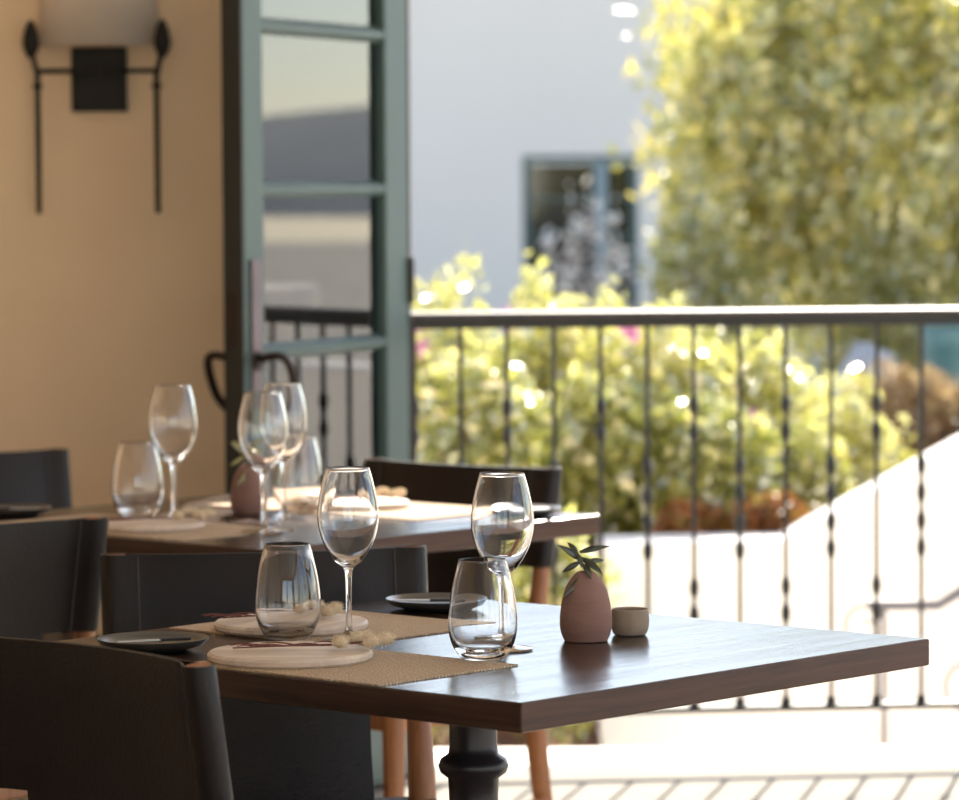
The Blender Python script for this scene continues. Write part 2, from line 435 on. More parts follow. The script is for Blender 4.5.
# ------------------------------------------------------------------ wall sconce
def sconce():
    c = D(97, 80, YW - .05)
    s = YW / F                                # metres per pixel at the wall
    root = empty('wall_sconce', (c.x, YW, c.z))
    tag(root, 'black wrought iron wall sconce with parchment shade on peach wall', 'wall lamp')
    X = lambda px: (px - 97) * s
    Z = lambda py: (80 - py) * s
    box('back_plate', (X(70), -.018, Z(111)), (X(125), 0, Z(47)), M_sconce, root, .003)
    tube('cross_bar', [(X(36), -.05, Z(71)), (X(160), -.05, Z(71))], .0055, M_sconce, root)
    tube('standoff', [(X(97), -.01, Z(71)), (X(97), -.055, Z(71))], .01, M_sconce, root, 12)
    for px, sgn in ((38, -1), (156, 1)):
        rod = tube('rod', [(X(px), -.05, Z(212)), (X(px), -.05, Z(74)), (X(px + sgn * 3), -.05, Z(62)), (X(px + sgn * 6), -.05, Z(50))], [.006, .0065, .006, .006], M_sconce, root)
        x6 = X(px + sgn * 6)
        sp = lathe('spear_head', [(0, Z(60)), (.010, Z(56)), (.0165, Z(49)), (.019, Z(43)), (.014, Z(30)), (.008, Z(23)), (0, Z(19))], M_sconce, root, 16)
        sp.location = (x6, -.05, 0)
        cl = lathe('collar', [(0, -.008), (.010, -.005), (.012, 0), (.010, .005), (0, .008)], M_sconce, rod, 12)
        cl.location = (X(px), -.05, Z(86))
    # half drum shade, open top and bottom
    n = 28; v = []; f = []
    R0, R1 = X(158) , X(152)
    for i in range(n + 1):
        a = math.pi * i / n
        for r, z in ((R0, Z(46)), (R1, Z(-75)), (R1 - .003, Z(-75)), (R0 - .003, Z(46))):
            v.append((r * math.cos(a), -r * .62 * math.sin(a) - .002, z))
    for i in range(n):
        for k in range(4):
            f.append((4 * i + k, 4 * i + 4 + k, 4 * i + 4 + (k + 1) % 4, 4 * i + (k + 1) % 4))
    pydata('shade', v, f, M_shade, root, True)
    return root
sconce()

# ------------------------------------------------------------------ balcony railing
def railing():
    y0 = 8.54
    def rp(px): 
        # the railing recedes a little to the right
        k = 0.10
        xx = (px - 479.5) / F
        y = y0 / (1 - k * xx)
        return Vector((xx * y, y, 0))
    A = rp(408.5)
    root = empty('balcony_railing', (A.x, A.y, 0), math.atan2(.10, 1))
    tag(root, 'black wrought iron balcony railing with twisted balusters across the terrace opening', 'railing')
    Lr = 2.80
    # heights measured at the middle of the frame
    zt = D(700, 309.5, rp(700).y).z; zb = D(820, 706.5, rp(820).y).z
    box('top_rail', (0, -.021, zt - .038), (Lr, .021, zt - .014), M_iron, root, .002)
    bm = bmesh.new()
    prof = [(.025 * math.cos(math.pi * k / 10), .0150 * math.sin(math.pi * k / 10) - .0145) for k in range(11)]
    a = [bm.verts.new((0, y, zt + z)) for y, z in prof]; b = [bm.verts.new((Lr, y, zt + z)) for y, z in prof]
    for k in range(10): bm.faces.new((a[k], b[k], b[k + 1], a[k + 1]))
    bm.faces.new((a[10], b[10], b[0], a[0])); bm.faces.new(a); bm.faces.new(b[::-1])
    bm_obj('handrail', bm, M_railtop, root, 50)
    box('bottom_rail', (0, -.019, zb - .007), (Lr, .019, zb + .007), M_iron, root, .002)
    def bal(knots):
        bm = bmesh.new()
        box_bm(bm, (-.0047, -.0047, zb), (.0047, .0047, zt - .03), .001, 1)
        for z in knots:
            v, f = lathe_data([(.005, -.024), (.0085, -.016), (.0115, -.005), (.0115, .005), (.0085, .016), (.005, .024)], 8)
            vv = [bm.verts.new((a, b, c + z)) for a, b, c in v]
            for q in f: bm.faces.new([vv[i] for i in q])
        # little foot where the bar meets the bottom rail
        v, f = lathe_data([(.014, .006), (.012, .014), (.006, .026)], 8)
        vv = [bm.verts.new((a, b, c + zb)) for a, b, c in v]
        for q in f: bm.faces.new([vv[i] for i in q])
        me = bpy.data.meshes.new('baluster'); bm.to_mesh(me); bm.free(); me.materials.append(M_iron)
        auto_smooth(me, 40)
        return me
    yy = rp(800).y
    zz = lambda py: D(800, py, yy).z
    meA = bal([zz(y) for y in (466, 494, 522, 549)])
    meB = bal([zz(y) for y in (404, 432, 586, 613)])
    inv = Matrix.Rotation(-math.atan2(.10, 1), 3, 'Z')
    px = [414, 460.5, 507, 554, 601, 647.5, 694, 740, 786, 831.5, 877, 922, 967]
    xs = [(inv @ (rp(p) - A)).x for p in px]
    step = xs[-1] - xs[-2]
    while xs[-1] < Lr - .2: xs.append(xs[-1] + step)
    for i, x in enumerate(xs):
        o = mesh_obj('baluster', meA if i % 2 else meB, None, root); o.location = (x, 0, 0)
    for x in (Lr - .02,):
        box('post', (x - .015, -.015, 0), (x + .015, .015, zt - .03), M_iron, root, .003)
    return root
railing()

# ------------------------------------------------------------------ dining table
zT = .75
N_ = G(521, 703, zT); R_ = G(930, 638.5, zT)
U = (R_ - N_); LU = U.length; U = U.normalized(); V = Vector((-U.y, U.x, 0)); LV = .815
ANG = math.atan2(U.y, U.x)
def dining_table(name, label, corner, lu, lv):
    """square pedestal table; corner is the corner nearest the camera"""
    c = corner + U * lu / 2 + V * lv / 2
    root = empty(name, (c.x, c.y, 0), ANG)
    tag(root, label, 'table', 'square pedestal tables')
    tt = box('table_top', (-lu / 2, -lv / 2, zT - .033), (lu / 2, lv / 2, zT), M_top, root, .0025, 2)
    tt.data.materials.append(M_topend); tt.data.materials.append(M_topside)
    for p in tt.data.polygons:
        if abs(p.normal.x) > .9: p.material_index = 1
        elif abs(p.normal.y) > .9: p.material_index = 2
    lathe('pedestal', [(.0, .02), (.045, .02), (.045, .10), (.036, .13), (.030, .20), (.0275, .36), (.0285, .50), (.030, .565), (.031, .585), (.040, .592), (.043, .600), (.040, .608),
                       (.031, .614), (.029, .625), (.029, .66), (.034, .70), (.034, .705), (0, .705)], M_leg, root, 32)
    box('top_plate', (-.19, -.19, .703), (.19, .19, .7165), M_leg, root, .004)
    for k in range(4):
        a = math.pi / 4 + k * math.pi / 2
        pts = [(math.cos(a) * r, math.sin(a) * r, z) for r, z in ((.03, .10), (.12, .075), (.24, .03), (.33, .016))]
        tube('foot', smooth_path(pts, 4), [.028 - .0012 * i for i in range(13)], M_leg, root, 10, flat=.5)
    return root, c
T1, T1c = dining_table('dining_table', 'dark walnut square table with pinch bowl and terracotta vase, nearest', N_, LU, LV)
R2 = G(600, 514.5, zT); N2 = R2 - U * .80
T2, T2c = dining_table('dining_table', 'dark square table with sunlit mats next to green door', N2, .80, LV)
def T(corner, u, v, z=zT): 
    p = corner + U * u + V * v
    return Vector((p.x, p.y, z))

# ------------------------------------------------------------------ chairs
def chair_meshes():
    root = empty('dining_chair')
    hw, yb, sag = .207, .215, -.036
    z0, z1 = .632, .805
    rake = .16
    cy = lambda x, z: yb + sag * (1 - (x / hw) ** 2) + (z - .7) * rake
    def band_loop(dr):
        pts = []
        n = 26
        def rad(x):
            t = max(0, min(1, (abs(x) - .165) / .05)); t = t * t * (3 - 2 * t)
            return .0052 + .0158 * t - dr
        xs = [hw * (-1 + 2 * i / n) for i in range(n + 1)]
        for x in xs: pts.append((x, rad(x)))
        e = 7
        r = rad(hw)
        for k in range(1, e):
            a = math.pi / 2 - math.pi * k / e
            pts.append((hw + r * math.cos(a), r * math.sin(a)))
        for x in xs[::-1]: pts.append((x, -rad(x)))
        for k in range(1, e):
            a = -math.pi / 2 - math.pi * k / e
            pts.append((-hw + r * math.cos(a), r * math.sin(a)))
        return pts
    zrows = [z0, z0 + .004, .68, .74, z1 - .003, z1]
    o, i_ = band_loop(0), band_loop(.0036)
    o2 = band_loop(.0006)
    n = len(o)
    bm = bmesh.new()
    rows = []
    for k, z in enumerate(zrows):
        src = o2 if k in (0, len(zrows) - 1) else o
        rows.append([bm.verts.new((x, cy(max(-hw, min(hw, x)), z) + y, z)) for x, y in src])
    ri = [[bm.verts.new((x, cy(max(-hw, min(hw, x)), z) + y, z)) for x, y in i_] for z in (z0, z1)]
    for a, b in zip(rows, rows[1:]):
        for k in range(n): bm.faces.new((a[k], a[(k + 1) % n], b[(k + 1) % n], b[k]))
    for k in range(n):
        q = (k + 1) % n
        bm.faces.new((rows[-1][k], rows[-1][q], ri[1][q], ri[1][k]))
        bm.faces.new((ri[0][k], ri[0][q], rows[0][q], rows[0][k]))
        bm.faces.new((ri[1][k], ri[1][q], ri[0][q], ri[0][k]))
    band = bm_obj('back_band', bm, M_leather, root, 55)
    for s in (-1, 1):
        for face in (-1, 1):
            x = s * .178
            bm = bmesh.new()
            rr = .0052 + .0158 * (lambda t: t * t * (3 - 2 * t))((.178 - .165) / .05) + .0004
            pts = [(x, cy(x, z) + face * rr, z) for z in (z0 + .002, .68, .74, z1 - .002)]
            tube_bm(bm, pts, .0013, 6)
            bm_obj('seam', bm, M_stitch, band, 60)
    # lower leather panel
    bm = bmesh.new()
    nx, w = 14, .134
    g = []
    for side in (.005, -.005):
        rws = []
        for z in (.452, .53, .60, .668):
            rws.append([bm.verts.new((-w + 2 * w * k / nx, cy(-w + 2 * w * k / nx, z) + side * (1 if z < .63 else .3) - (.012 if z < .46 else 0), z)) for k in range(nx + 1)])
        g.append(rws)
    for rws in g:
        for a, b in zip(rws, rws[1:]):
            for k in range(nx): bm.faces.new((a[k], a[k + 1], b[k + 1], b[k]))
    for j in range(3):
        for k in (0, nx):
            bm.faces.new((g[0][j][k], g[0][j + 1][k], g[1][j + 1][k], g[1][j][k]))
    for j in (0, 3):
        for k in range(nx): bm.faces.new((g[0][j][k], g[0][j][k + 1], g[1][j][k + 1], g[1][j][k]))
    bm_obj('back_panel', bm, M_leather, root, 55)
    for s in (-1, 1):
        pts = [(s * hw, cy(hw, .803), .8042), (s * hw, cy(hw, .7), .70), (s * hw, cy(hw, .60), .60), (s * (hw + .001), cy(hw, .46), .46), (s * (hw + .008), cy(hw, .46) + .012, .25), (s * (hw + .018), cy(hw, .46) + .055, 0)]
        pts = smooth_path(pts, 4)
        tube('rear_leg', pts, [.0146 + .005 * min(1, max(0, (.66 - p.z) / .2)) - .006 * max(0, (.35 - p.z) / .35) for p in pts], M_wood, root, 12)
        pts = smooth_path([(s * .215, -.205, .445), (s * .220, -.212, .25), (s * .232, -.225, 0)], 4)
        tube('front_leg', pts, [.021 - .0008 * i for i in range(len(pts))], M_wood, root, 12)
        box('side_rail', (s * .215 - .011, -.20, .385), (s * .215 + .011, .175, .440), M_wood, root, .004)
        tube('side_stretcher', [(s * .222, -.21, .20), (s * .228, .185, .22)], .009, M_wood, root, 10)
    box('front_rail', (-.205, -.217, .385), (.205, -.195, .440), M_wood, root, .004)
    box('rear_rail', (-.205, .155, .385), (.205, .177, .440), M_wood, root, .004)
    tube('cross_stretcher', [(-.224, -.01, .21), (.224, -.01, .21)], .0085, M_wood, root, 10)
    # leather seat, slightly dished
    bm = bmesh.new()
    nx, ny = 12, 12
    gt = [[bm.verts.new((-.222 + .444 * i / nx, -.218 + .41 * j / ny, .462 - .014 * math.sin(math.pi * i / nx) * math.sin(math.pi * j / ny))) for i in range(nx + 1)] for j in range(ny + 1)]
    gb = [[bm.verts.new((v.co.x, v.co.y, .438)) for v in r] for r in gt]
    for j in range(ny):
        for i in range(nx):
            bm.faces.new((gt[j][i], gt[j][i + 1], gt[j + 1][i + 1], gt[j + 1][i]))
            bm.faces.new((gb[j][i], gb[j + 1][i], gb[j + 1][i + 1], gb[j][i + 1]))
    for i in range(nx):
        bm.faces.new((gt[0][i], gb[0][i], gb[0][i + 1], gt[0][i + 1])); bm.faces.new((gt[ny][i], gt[ny][i + 1], gb[ny][i + 1], gb[ny][i]))
    for j in range(ny):
        bm.faces.new((gt[j][0], gt[j + 1][0], gb[j + 1][0], gb[j][0])); bm.faces.new((gt[j][nx], gb[j][nx], gb[j + 1][nx], gt[j + 1][nx]))
    bm_obj('seat', bm, M_leather, root, 55)
    return root, hw, cy(hw, .805)

CH, HW, CYT = chair_meshes()
def place_chair(o, pr, face, label, corner):
    """pr: where the upright named by corner (+1 or -1 local x) stands in plan; face: direction the sitter looks"""
    f = Vector((face[0], face[1])).normalized()          # local -Y maps to f
    rz = math.atan2(f.x, -f.y)
    c, s = math.cos(rz), math.sin(rz)
    lx, ly = corner * HW, CYT
    o.location = (pr.x - (c * lx - s * ly), pr.y - (s * lx + c * ly), 0)
    o.rotation_euler = (0, 0, rz)
    tag(o, label, 'chair', 'leather banded dining chairs')
ZCH = .805
chairs = [
    # upright pixel, facing, label, which upright
    ((197, 665), (.70, .71), 'dark leather chair in front, its back to the camera, at walnut table', -1),
    ((412, 546), (.22, -.976), 'dark leather chair behind the round boards, facing out over walnut table', -1),
    ((96, 518), (-.74, .67), 'dark leather chair backing onto the near corner of sunlit table', -1),
    ((58, 449), (.48, -.88), 'dark leather chair against the peach wall under the sconce', -1),
    ((551, 468), (-.64, -.77), 'brown leather chair with sunlit wooden legs in front of the railing', -1),
]
# the sitter's left hand is local +x when looking along -y
sides = [1, 1, 1, 1, 1]
for i, (p, f, lab, cn) in enumerate(chairs):
    o = CH if i == 0 else copy_tree(CH)
    q = G(p[0], p[1], ZCH)
    fv = Vector(f).normalized()
    rz = math.atan2(fv.x, -fv.y)
    # choose the upright that is on the right in the picture
    cn = 1 if math.cos(rz) > 0 else -1
    place_chair(o, q, f, lab, cn)

# ------------------------------------------------------------------ glassware
WINE = [(0, .0), (.030, .0), (.0355, .0008), (.0358, .002), (.030, .0030), (.016, .0052), (.008, .0085), (.0048, .014), (.0038, .024), (.0034, .045), (.0036, .070), (.0046, .084),
        (.0085, .0915), (.017, .0975), (.0235, .107), (.0308, .120), (.0356, .135), (.0376, .149), (.0371, .163), (.0345, .180), (.0308, .196), (.0269, .2100), (.0265, .2106), (.0259, .2100),
        (.0298, .196), (.0335, .180), (.0361, .163), (.0366, .149), (.0345, .135), (.0295, .1205), (.0220, .1085), (.0145, .1000), (.006, .0955), (0, .0945)]
TUMB = [(0, .0012), (.016, .0006), (.0205, .0), (.0245, .0018), (.0310, .0085), (.0366, .0190), (.0398, .0310), (.0406, .0440), (.0396, .0600), (.0370, .0790), (.0328, .0980), (.0282, .1160), (.0276, .1167), (.0270, .1160),
        (.0316, .0980), (.0358, .0790), (.0384, .0600), (.0394, .0440), (.0384, .0320), (.0344, .0210), (.0275, .0130), (.017, .0100), (0, .0090)]
def smooth_prof(p, n=3):
    q = smooth_path([(a, b, 0) for a, b in p], n)
    return [(max(0, v.x), v.y) for v in q]
def make_glass(name, prof, label, cat, group):
    o = lathe(name, smooth_prof(prof, 3), M_glass, None, 64, 80)
    return tag(o, label, cat, group)
wine0 = make_glass('wine_glass', WINE, 'stemmed wine glass beside a tumbler, between the two round boards', 'wine glass', 'stemmed wine glasses')
tumb0 = make_glass('tumbler', TUMB, 'stemless tumbler standing in front of the far round board', 'tumbler', 'stemless water tumblers')
def put(o, p, label, z=zT + .0006):
    o.location = (p.x, p.y, z); o['label'] = label
def dup(o):
    c = copy_tree(o); return c
wine0_p = G(349, 641, zT)
put(wine0, wine0_p, 'stemmed wine glass beside a tumbler, between the two round boards')
put(tumb0, G(288, 640, zT), 'stemless tumbler standing just behind the near round board', zT + .0006)
put(dup(wine0), G(503, 650, zT), 'stemmed wine glass on bare walnut, behind a stemless tumbler')
put(dup(tumb0), G(483, 660, zT), 'stemless tumbler in front of wine glass at the mat corner')
o = dup(wine0); o.scale = (1.07, 1.07, 1.07); put(o, G(174, 521, zT), 'sunlit wine glass by a tumbler in front of the peach wall')
o = dup(tumb0); o.scale = (1.07, 1.07, 1.07); put(o, G(138, 517, zT), 'tumbler on far table, leftmost glass of all')
o = dup(wine0); o.scale = (1.07, 1.07, 1.07); put(o, G(264, 533, zT), 'sunlit wine glass in front of the far terracotta vase')
o = dup(wine0); o.scale = (1.07, 1.07, 1.07); put(o, G(284, 519, zT), 'wine glass half hidden behind another on far sunlit table')
o = dup(tumb0); o.scale = (1.07, 1.07, 1.07); put(o, G(298, 510, zT), 'tumbler behind two wine glasses on far sunlit table')

# ------------------------------------------------------------------ place settings
def placemat(name, corner, u0, u1, v0, v1, label, rot=0):
    c = T(corner, (u0 + u1) / 2, (v0 + v1) / 2, zT)
    w, h = (u1 - u0), (v1 - v0)
    nx, ny = 24, 30
    v, f = [], []
    for side in (1, 0):
        for j in range(ny + 1):
            for i in range(nx + 1):
                x = -w / 2 + w * i / nx; y = -h / 2 + h * j / ny
                fr = .0012 * mnoise.noise((x * 160, y * 160, 3.1))
                ex = fr if i in (0, nx) else 0; ey = fr if j in (0, ny) else 0
                v.append((x + ex, y + ey, (.0020 if side else .0002)))
    n1 = (nx + 1) * (ny + 1)
    idx = lambda i, j, s: s * n1 + j * (nx + 1) + i
    for j in range(ny):
        for i in range(nx):
            f.append((idx(i, j, 0), idx(i + 1, j, 0), idx(i + 1, j + 1, 0), idx(i, j + 1, 0)))
            f.append((idx(i, j, 1), idx(i, j + 1, 1), idx(i + 1, j + 1, 1), idx(i + 1, j, 1)))
    for i in range(nx):
        f.append((idx(i, 0, 0), idx(i, 0, 1), idx(i + 1, 0, 1), idx(i + 1, 0, 0))); f.append((idx(i, ny, 0), idx(i + 1, ny, 0), idx(i + 1, ny, 1), idx(i, ny, 1)))
    for j in range(ny):
        f.append((idx(0, j, 0), idx(0, j + 1, 0), idx(0, j + 1, 1), idx(0, j, 1))); f.append((idx(nx, j, 0), idx(nx, j, 1), idx(nx, j + 1, 1), idx(nx, j + 1, 0)))
    o = pydata(name, v, f, M_mat)
    o.location = c; o.rotation_euler = (0, 0, ANG + rot)
    return tag(o, label, 'placemat', 'woven jute placemats')
placemat('placemat', N_, .004, .238, .212, .52, 'woven jute placemat at the near edge of the walnut table')
placemat('placemat', N_, .245, .53, .50, .80, 'woven jute placemat under the far round board of walnut table')
placemat('placemat', N2, .02, .27, .20, .68, 'shaded jute placemat on far table behind dark chair back')
placemat('placemat', N2, .52, .78, .16, .66, 'bright sunlit jute placemat in front of the brown chair')

def board():
    r, h = .0965, .0105
    o = lathe('round_board', [(0, 0), (r - .003, 0), (r, .003), (r, h - .003), (r - .003, h), (0, h)], M_board, None, 64, 40)
    return tag(o, '', 'board', 'round wooden serving boards')
b0 = board()
BA = G(290, 648, zT + .0155); BB = G(291, 618, zT + .0155)
put(b0, BA, 'pale round wooden board with dried twig at the table front edge', zT + .0022)
b1 = dup(b0); put(b1, BB, 'round wooden board behind the tumbler, in front of dark chair', zT + .0022); b1.rotation_euler[2] = 1.1
b2 = dup(b0); put(b2, T(N2, .64, .42), 'sunlit round board on the far placemat by brown chair', zT + .0022); b2.rotation_euler[2] = .4
b3 = dup(b0); put(b3, T(N2, .13, .40), 'shaded round board on far table below the leftmost tumbler', zT + .0022); b3.rotation_euler[2] = .9

def plate():
    root = lathe('bread_plate', [(0, .0), (.040, .0), (.046, .0025), (.060, .0065), (.0665, .0125), (.0672, .0148), (.0655, .0150), (.058, .0100), (.046, .0062), (.030, .0052), (0, .0050)], M_plate, None, 56, 60)
    return tag(root, '', 'plate', 'dark stoneware bread plates')
p0 = plate()
PA = G(153, 642, zT + .01); PB = G(437, 602, zT + .01)
put(p0, PA, 'dark stoneware plate with butter knife beside the near chair', zT + .0006)
p1 = dup(p0); put(p1, PB, 'dark stoneware plate behind the tumbler near brown vase side', zT + .0006)
p1['label'] = 'dark stoneware plate with knife between chair and stemmed glass'
p2 = dup(p0); put(p2, T(N2, .69, .08), 'dark glossy plate on far table corner by brown chair', zT + .0006)
p3 = dup(p0); put(p3, G(12, 516, zT), 'dark plate at the left end of far table', zT + .0006)

def knife():
    root = empty('butter_knife')
    bm = bmesh.new()
    prof = [(-.005, -.0052), (.055, -.0062), (.072, -.0045), (.078, 0), (.074, .0058), (-.005, .0052)]
    a = [bm.verts.new((x, y, .0008)) for x, y in prof]; b = [bm.verts.new((x, y, -.0008)) for x, y in prof]
    n = len(prof)
    for i in range(n): bm.faces.new((a[i], a[(i + 1) % n], b[(i + 1) % n], b[i]))
    bm.faces.new(a); bm.faces.new(b[::-1])
    bm_obj('blade', bm, M_steel, root)
    tube('handle', [(-.062, 0, 0), (-.05, 0, .0005), (-.02, 0, .0005), (-.004, 0, 0)], [.0045, .0055, .0046, .004], M_darkhandle, root, 10, flat=.6)
    tag(root, '', 'knife', 'butter knives on the plates')
    root.scale = (.66, .8, .8)
    return root
k0 = knife()
def put_knife(o, pp, dx, dy, rz, label):
    o.location = (pp.x + dx, pp.y + dy, zT + .0125); o.rotation_euler = (0, 0, rz); o['label'] = label
put_knife(k0, PA, .005, .0, math.pi + .35, 'silver butter knife with black handle on the near chair plate')
put_knife(copy_tree(k0), PB, -.012, .0, math.pi * .98, 'butter knife lying on the plate behind the stemmed glass')
put_knife(copy_tree(k0), Vector(p2.location), 0, 0, .35, 'shiny knife on the far corner plate by brown chair')
put_knife(copy_tree(k0), Vector(p3.location), 0, 0, .15, 'knife on the plate at the left end of far table')

# dried bunny-tail twigs
def puff_mesh():
    """soft core bristling with fine hairs"""
    bm = bmesh.new()
    bmesh.ops.create_icosphere(bm, subdivisions=2, radius=1.0)
    R = Vector((.0105, .0068, .0068))
    for v in bm.verts:
        n = v.co.normalized(); d = 1 + .2 * mnoise.noise(n * 3.1)
        v.co = Vector((n.x * R.x * d, n.y * R.y * d, n.z * R.z * d))
    for k in range(420):
        n = Vector(rng.normal(size=3)).normalized()
        b = Vector((n.x * R.x, n.y * R.y, n.z * R.z)) * .9
        tip = b + (n + Vector((.8, 0, 0)) + Vector(rng.normal(size=3)) * .3).normalized() * random.uniform(.003, .0065)
        sd = n.cross(Vector(rng.normal(size=3))).normalized() * .00045
        bm.faces.new([bm.verts.new(b - sd), bm.verts.new(b + sd), bm.verts.new(tip)])
    me = bpy.data.meshes.new('puff'); bm.to_mesh(me); bm.free(); me.materials.append(M_puff)
    for p in me.polygons: p.use_smooth = True
    return me
PUFF = puff_mesh()
def twig(loc, rz, label, k=1.0):
    root = empty('dried_twig', loc, rz)
    tag(root, label, 'dried twig', 'dried bunny-tail twigs')
    zb = .004
    tube('stem', smooth_path([(-.095 * k, -.006, zb), (-.03, .002, zb + .001), (.03, .000, zb + .002), (.075 * k, .004, zb + .006)], 6), [.0007 + .0009 * i / 18 for i in range(19)], M_twig, root, 6)
    for x, y, x2, y2 in ((-.06, -.004, -.10, .010), (-.05, -.002, -.09, -.016), (-.02, .002, -.062, .014), (.01, .001, -.03, -.014), (-.035, 0, -.075, -.022), (.035, .001, .0, .016), (-.07, -.004, -.098, -.004)):
        tube('side_twig', smooth_path([(x, y, zb + .001), ((x + x2) / 2, (y + y2) / 2 + .003, zb + .004), (x2, y2, zb + .003)], 4), [.0011, .001, .001, .0009, .0009, .0008, .0007, .0006, .0005], M_twig, root, 6)
    for x, y, z, a in ((.050, .012, .013, .5), (.083, .004, .0115, .1), (.066, -.012, .0105, -.4), (.030, -.013, .0105, -.7), (.060, .018, .012, .9)):
        o = mesh_obj('puff', PUFF, None, root); o.location = (x * k, y, z); o.rotation_euler = (0, random.uniform(-.3, .3), a)
    return root
twig((BA.x + .028, BA.y + .004, zT + .0128), .06, 'dried twig with cream bunny-tail puffs on the near board')
twig((BB.x - .012, BB.y + .012, zT + .0128), .18, 'dried twig with puffs on the board behind the tumbler', .8)
twig((b2.location.x, b2.location.y, zT + .0128), .3, 'sunlit dried twig on the far board by brown chair')
twig((b3.location.x + .02, b3.location.y, zT + .0128), .2, 'dried twig on the shaded far board under wine glass')

# ------------------------------------------------------------------ vases, pinch bowl, sprigs
VASE = [(0, 0), (.0235, 0), (.0270, .002), (.0302, .010), (.0318, .020), (.0312, .034), (.0288, .050), (.0246, .065), (.0188, .0745), (.0130, .0815), (.0098, .0840), (.0082, .0838), (.0085, .076), (.016, .068), (.022, .050), (.022, .02), (0, .012)]
v0 = tag(lathe('bud_vase', smooth_prof(VASE, 2), M_terra, None, 40, 70), '', 'vase', 'terracotta bud vases')
VP = G(586, 641, zT)
put(v0, VP, 'pear-shaped terracotta bud vase beside the small clay bowl', zT + .0005)
v1 = dup(v0); VP2 = G(249, 514, zT); put(v1, VP2, 'terracotta bud vase behind wine glasses on far sunlit table', zT + .0005)
bw = lathe('pinch_bowl', smooth_prof([(0, 0), (.0165, 0), (.0205, .002), (.0232, .010), (.0238, .018), (.0230, .026), (.0222, .0315), (.0208, .0320), (.0196, .030), (.0200, .018), (.017, .008), (0, .006)], 2), M_clay, None, 36, 60)
tag(bw, 'small grey clay pinch bowl behind the terracotta vase', 'bowl'); put(bw, G(630, 635, zT), bw['label'], zT + .0005)

def leaf_part(root, a, b, w, m, curl=0.1, name='leaf'):
    a, b = Vector(a), Vector(b)
    ax = (b - a); Ln = ax.length; ax.normalize()
    side = ax.cross(Vector((0.25, -.9, .35))).normalized(); nn = side.cross(ax).normalized()
    n = 7
    v, f = [], []
    for i in range(n + 1):
        t = i / n
        ww = w * math.sin(math.pi * min(1, .06 + t * .94) ** .85) + .0002
        c = a + ax * Ln * t + nn * curl * Ln * math.sin(math.pi * t)
        v += [c - side * ww, c - nn * ww * .35, c + side * ww]
        v += [c + side * ww * .98 - nn * .0005, c - nn * (ww * .35 + .0006), c - side * ww * .98 - nn * .0005]
    for i in range(n):
        q = 6 * i
        for k in range(6):
            f.append((q + k, q + (k + 1) % 6, q + 6 + (k + 1) % 6, q + 6 + k))
    return pydata(name, v, f, m, root, True)
def sprig(base, label, m, sc=1.0):
    """base: mouth of the vase"""
    root = empty('olive_sprig', base)
    tag(root, label, 'sprig', 'olive sprigs in bud vases')
    px = 1.0 / 824.0 * sc
    P = lambda x, y, d=0: ((x - 585) * px, d, (577 - y) * px)
    tube('stem', smooth_path([P(586, 600), P(585, 577), P(581, 566, .003), P(576, 556, .002)], 5), [.0016] * 16, M_twig, root, 6)
    tube('stem', smooth_path([P(586, 590, .002), P(586, 574, .004), P(590, 565, .012)], 5), [.0013] * 11, M_twig, root, 6)
    for a, b, w in ((P(578, 563), P(557, 548, -.008), 4.2), (P(577, 557), P(567, 547, .01), 3.2), (P(579, 556), P(609, 550, -.004), 3.6), (P(581, 562, .003), P(602, 578, -.012), 4.6),
                    (P(587, 566, .006), P(604, 566, .018), 3.2), (P(579, 566), P(561, 577, .004), 3.6), (P(587, 577, -.006), P(561, 600, -.022), 4.4), (P(583, 568), P(590, 582, -.02), 4.2), (P(577, 558), P(581, 571, -.012), 3.6)):
        leaf_part(root, a, b, w * px * .8, m)
    return root
sprig((VP.x, VP.y, zT + .083), 'dark olive sprig stuck in the vase beside clay bowl', M_olive)
sp2 = sprig((VP2.x, VP2.y, zT + .083), 'sunlit-toned olive sprig in the vase on far sunlit table', M_olivelit, 1.15)
sp2.rotation_euler = (0, 0, .5)

# ------------------------------------------------------------------ garden: white stair wall, handrail
YS = 11.6
def stair_wall():
    pts = [(600, 543.5), (785, 541), (959, 446), (1060, 391)]
    top = [D(a, b, YS) for a, b in pts]
    top.append(Vector((4.2, YS, top[-1].z)))
    v, f = [], []
    th = .28
    for p in top:
        v += [(p.x, YS, -.4), (p.x, YS, p.z - .012), (p.x, YS + .012, p.z), (p.x, YS + th - .012, p.z), (p.x, YS + th, p.z - .012), (p.x, YS + th, -.4)]
    n = len(top)
    for i in range(n - 1):
        a = 6 * i
        for k in range(5): f.append((a + k, a + 6 + k, a + 7 + k, a + k + 1))
    f.append(tuple(range(6))); f.append(tuple(range(6 * n - 1, 6 * n - 7, -1)))
    o = pydata('stair_wall', v, f, M_stucco)
    return tag(o, 'white stucco stair wall rising to the upper terrace beyond the railing', 'stair wall')
stair_wall()
def parapet():
    root = empty('terrace_parapet', (4.6, 11.9, -.4), -.25)
    tag(root, 'white stucco terrace parapet beyond the stair, mirrored in the door glass', 'parapet')
    box('wall', (0, 0, 0), (16, .25, 1.22), M_stucco, root, .01)
    box('coping', (-.05, -.06, 1.22), (16.05, .31, 1.34), M_stucco, root, .015)
parapet()
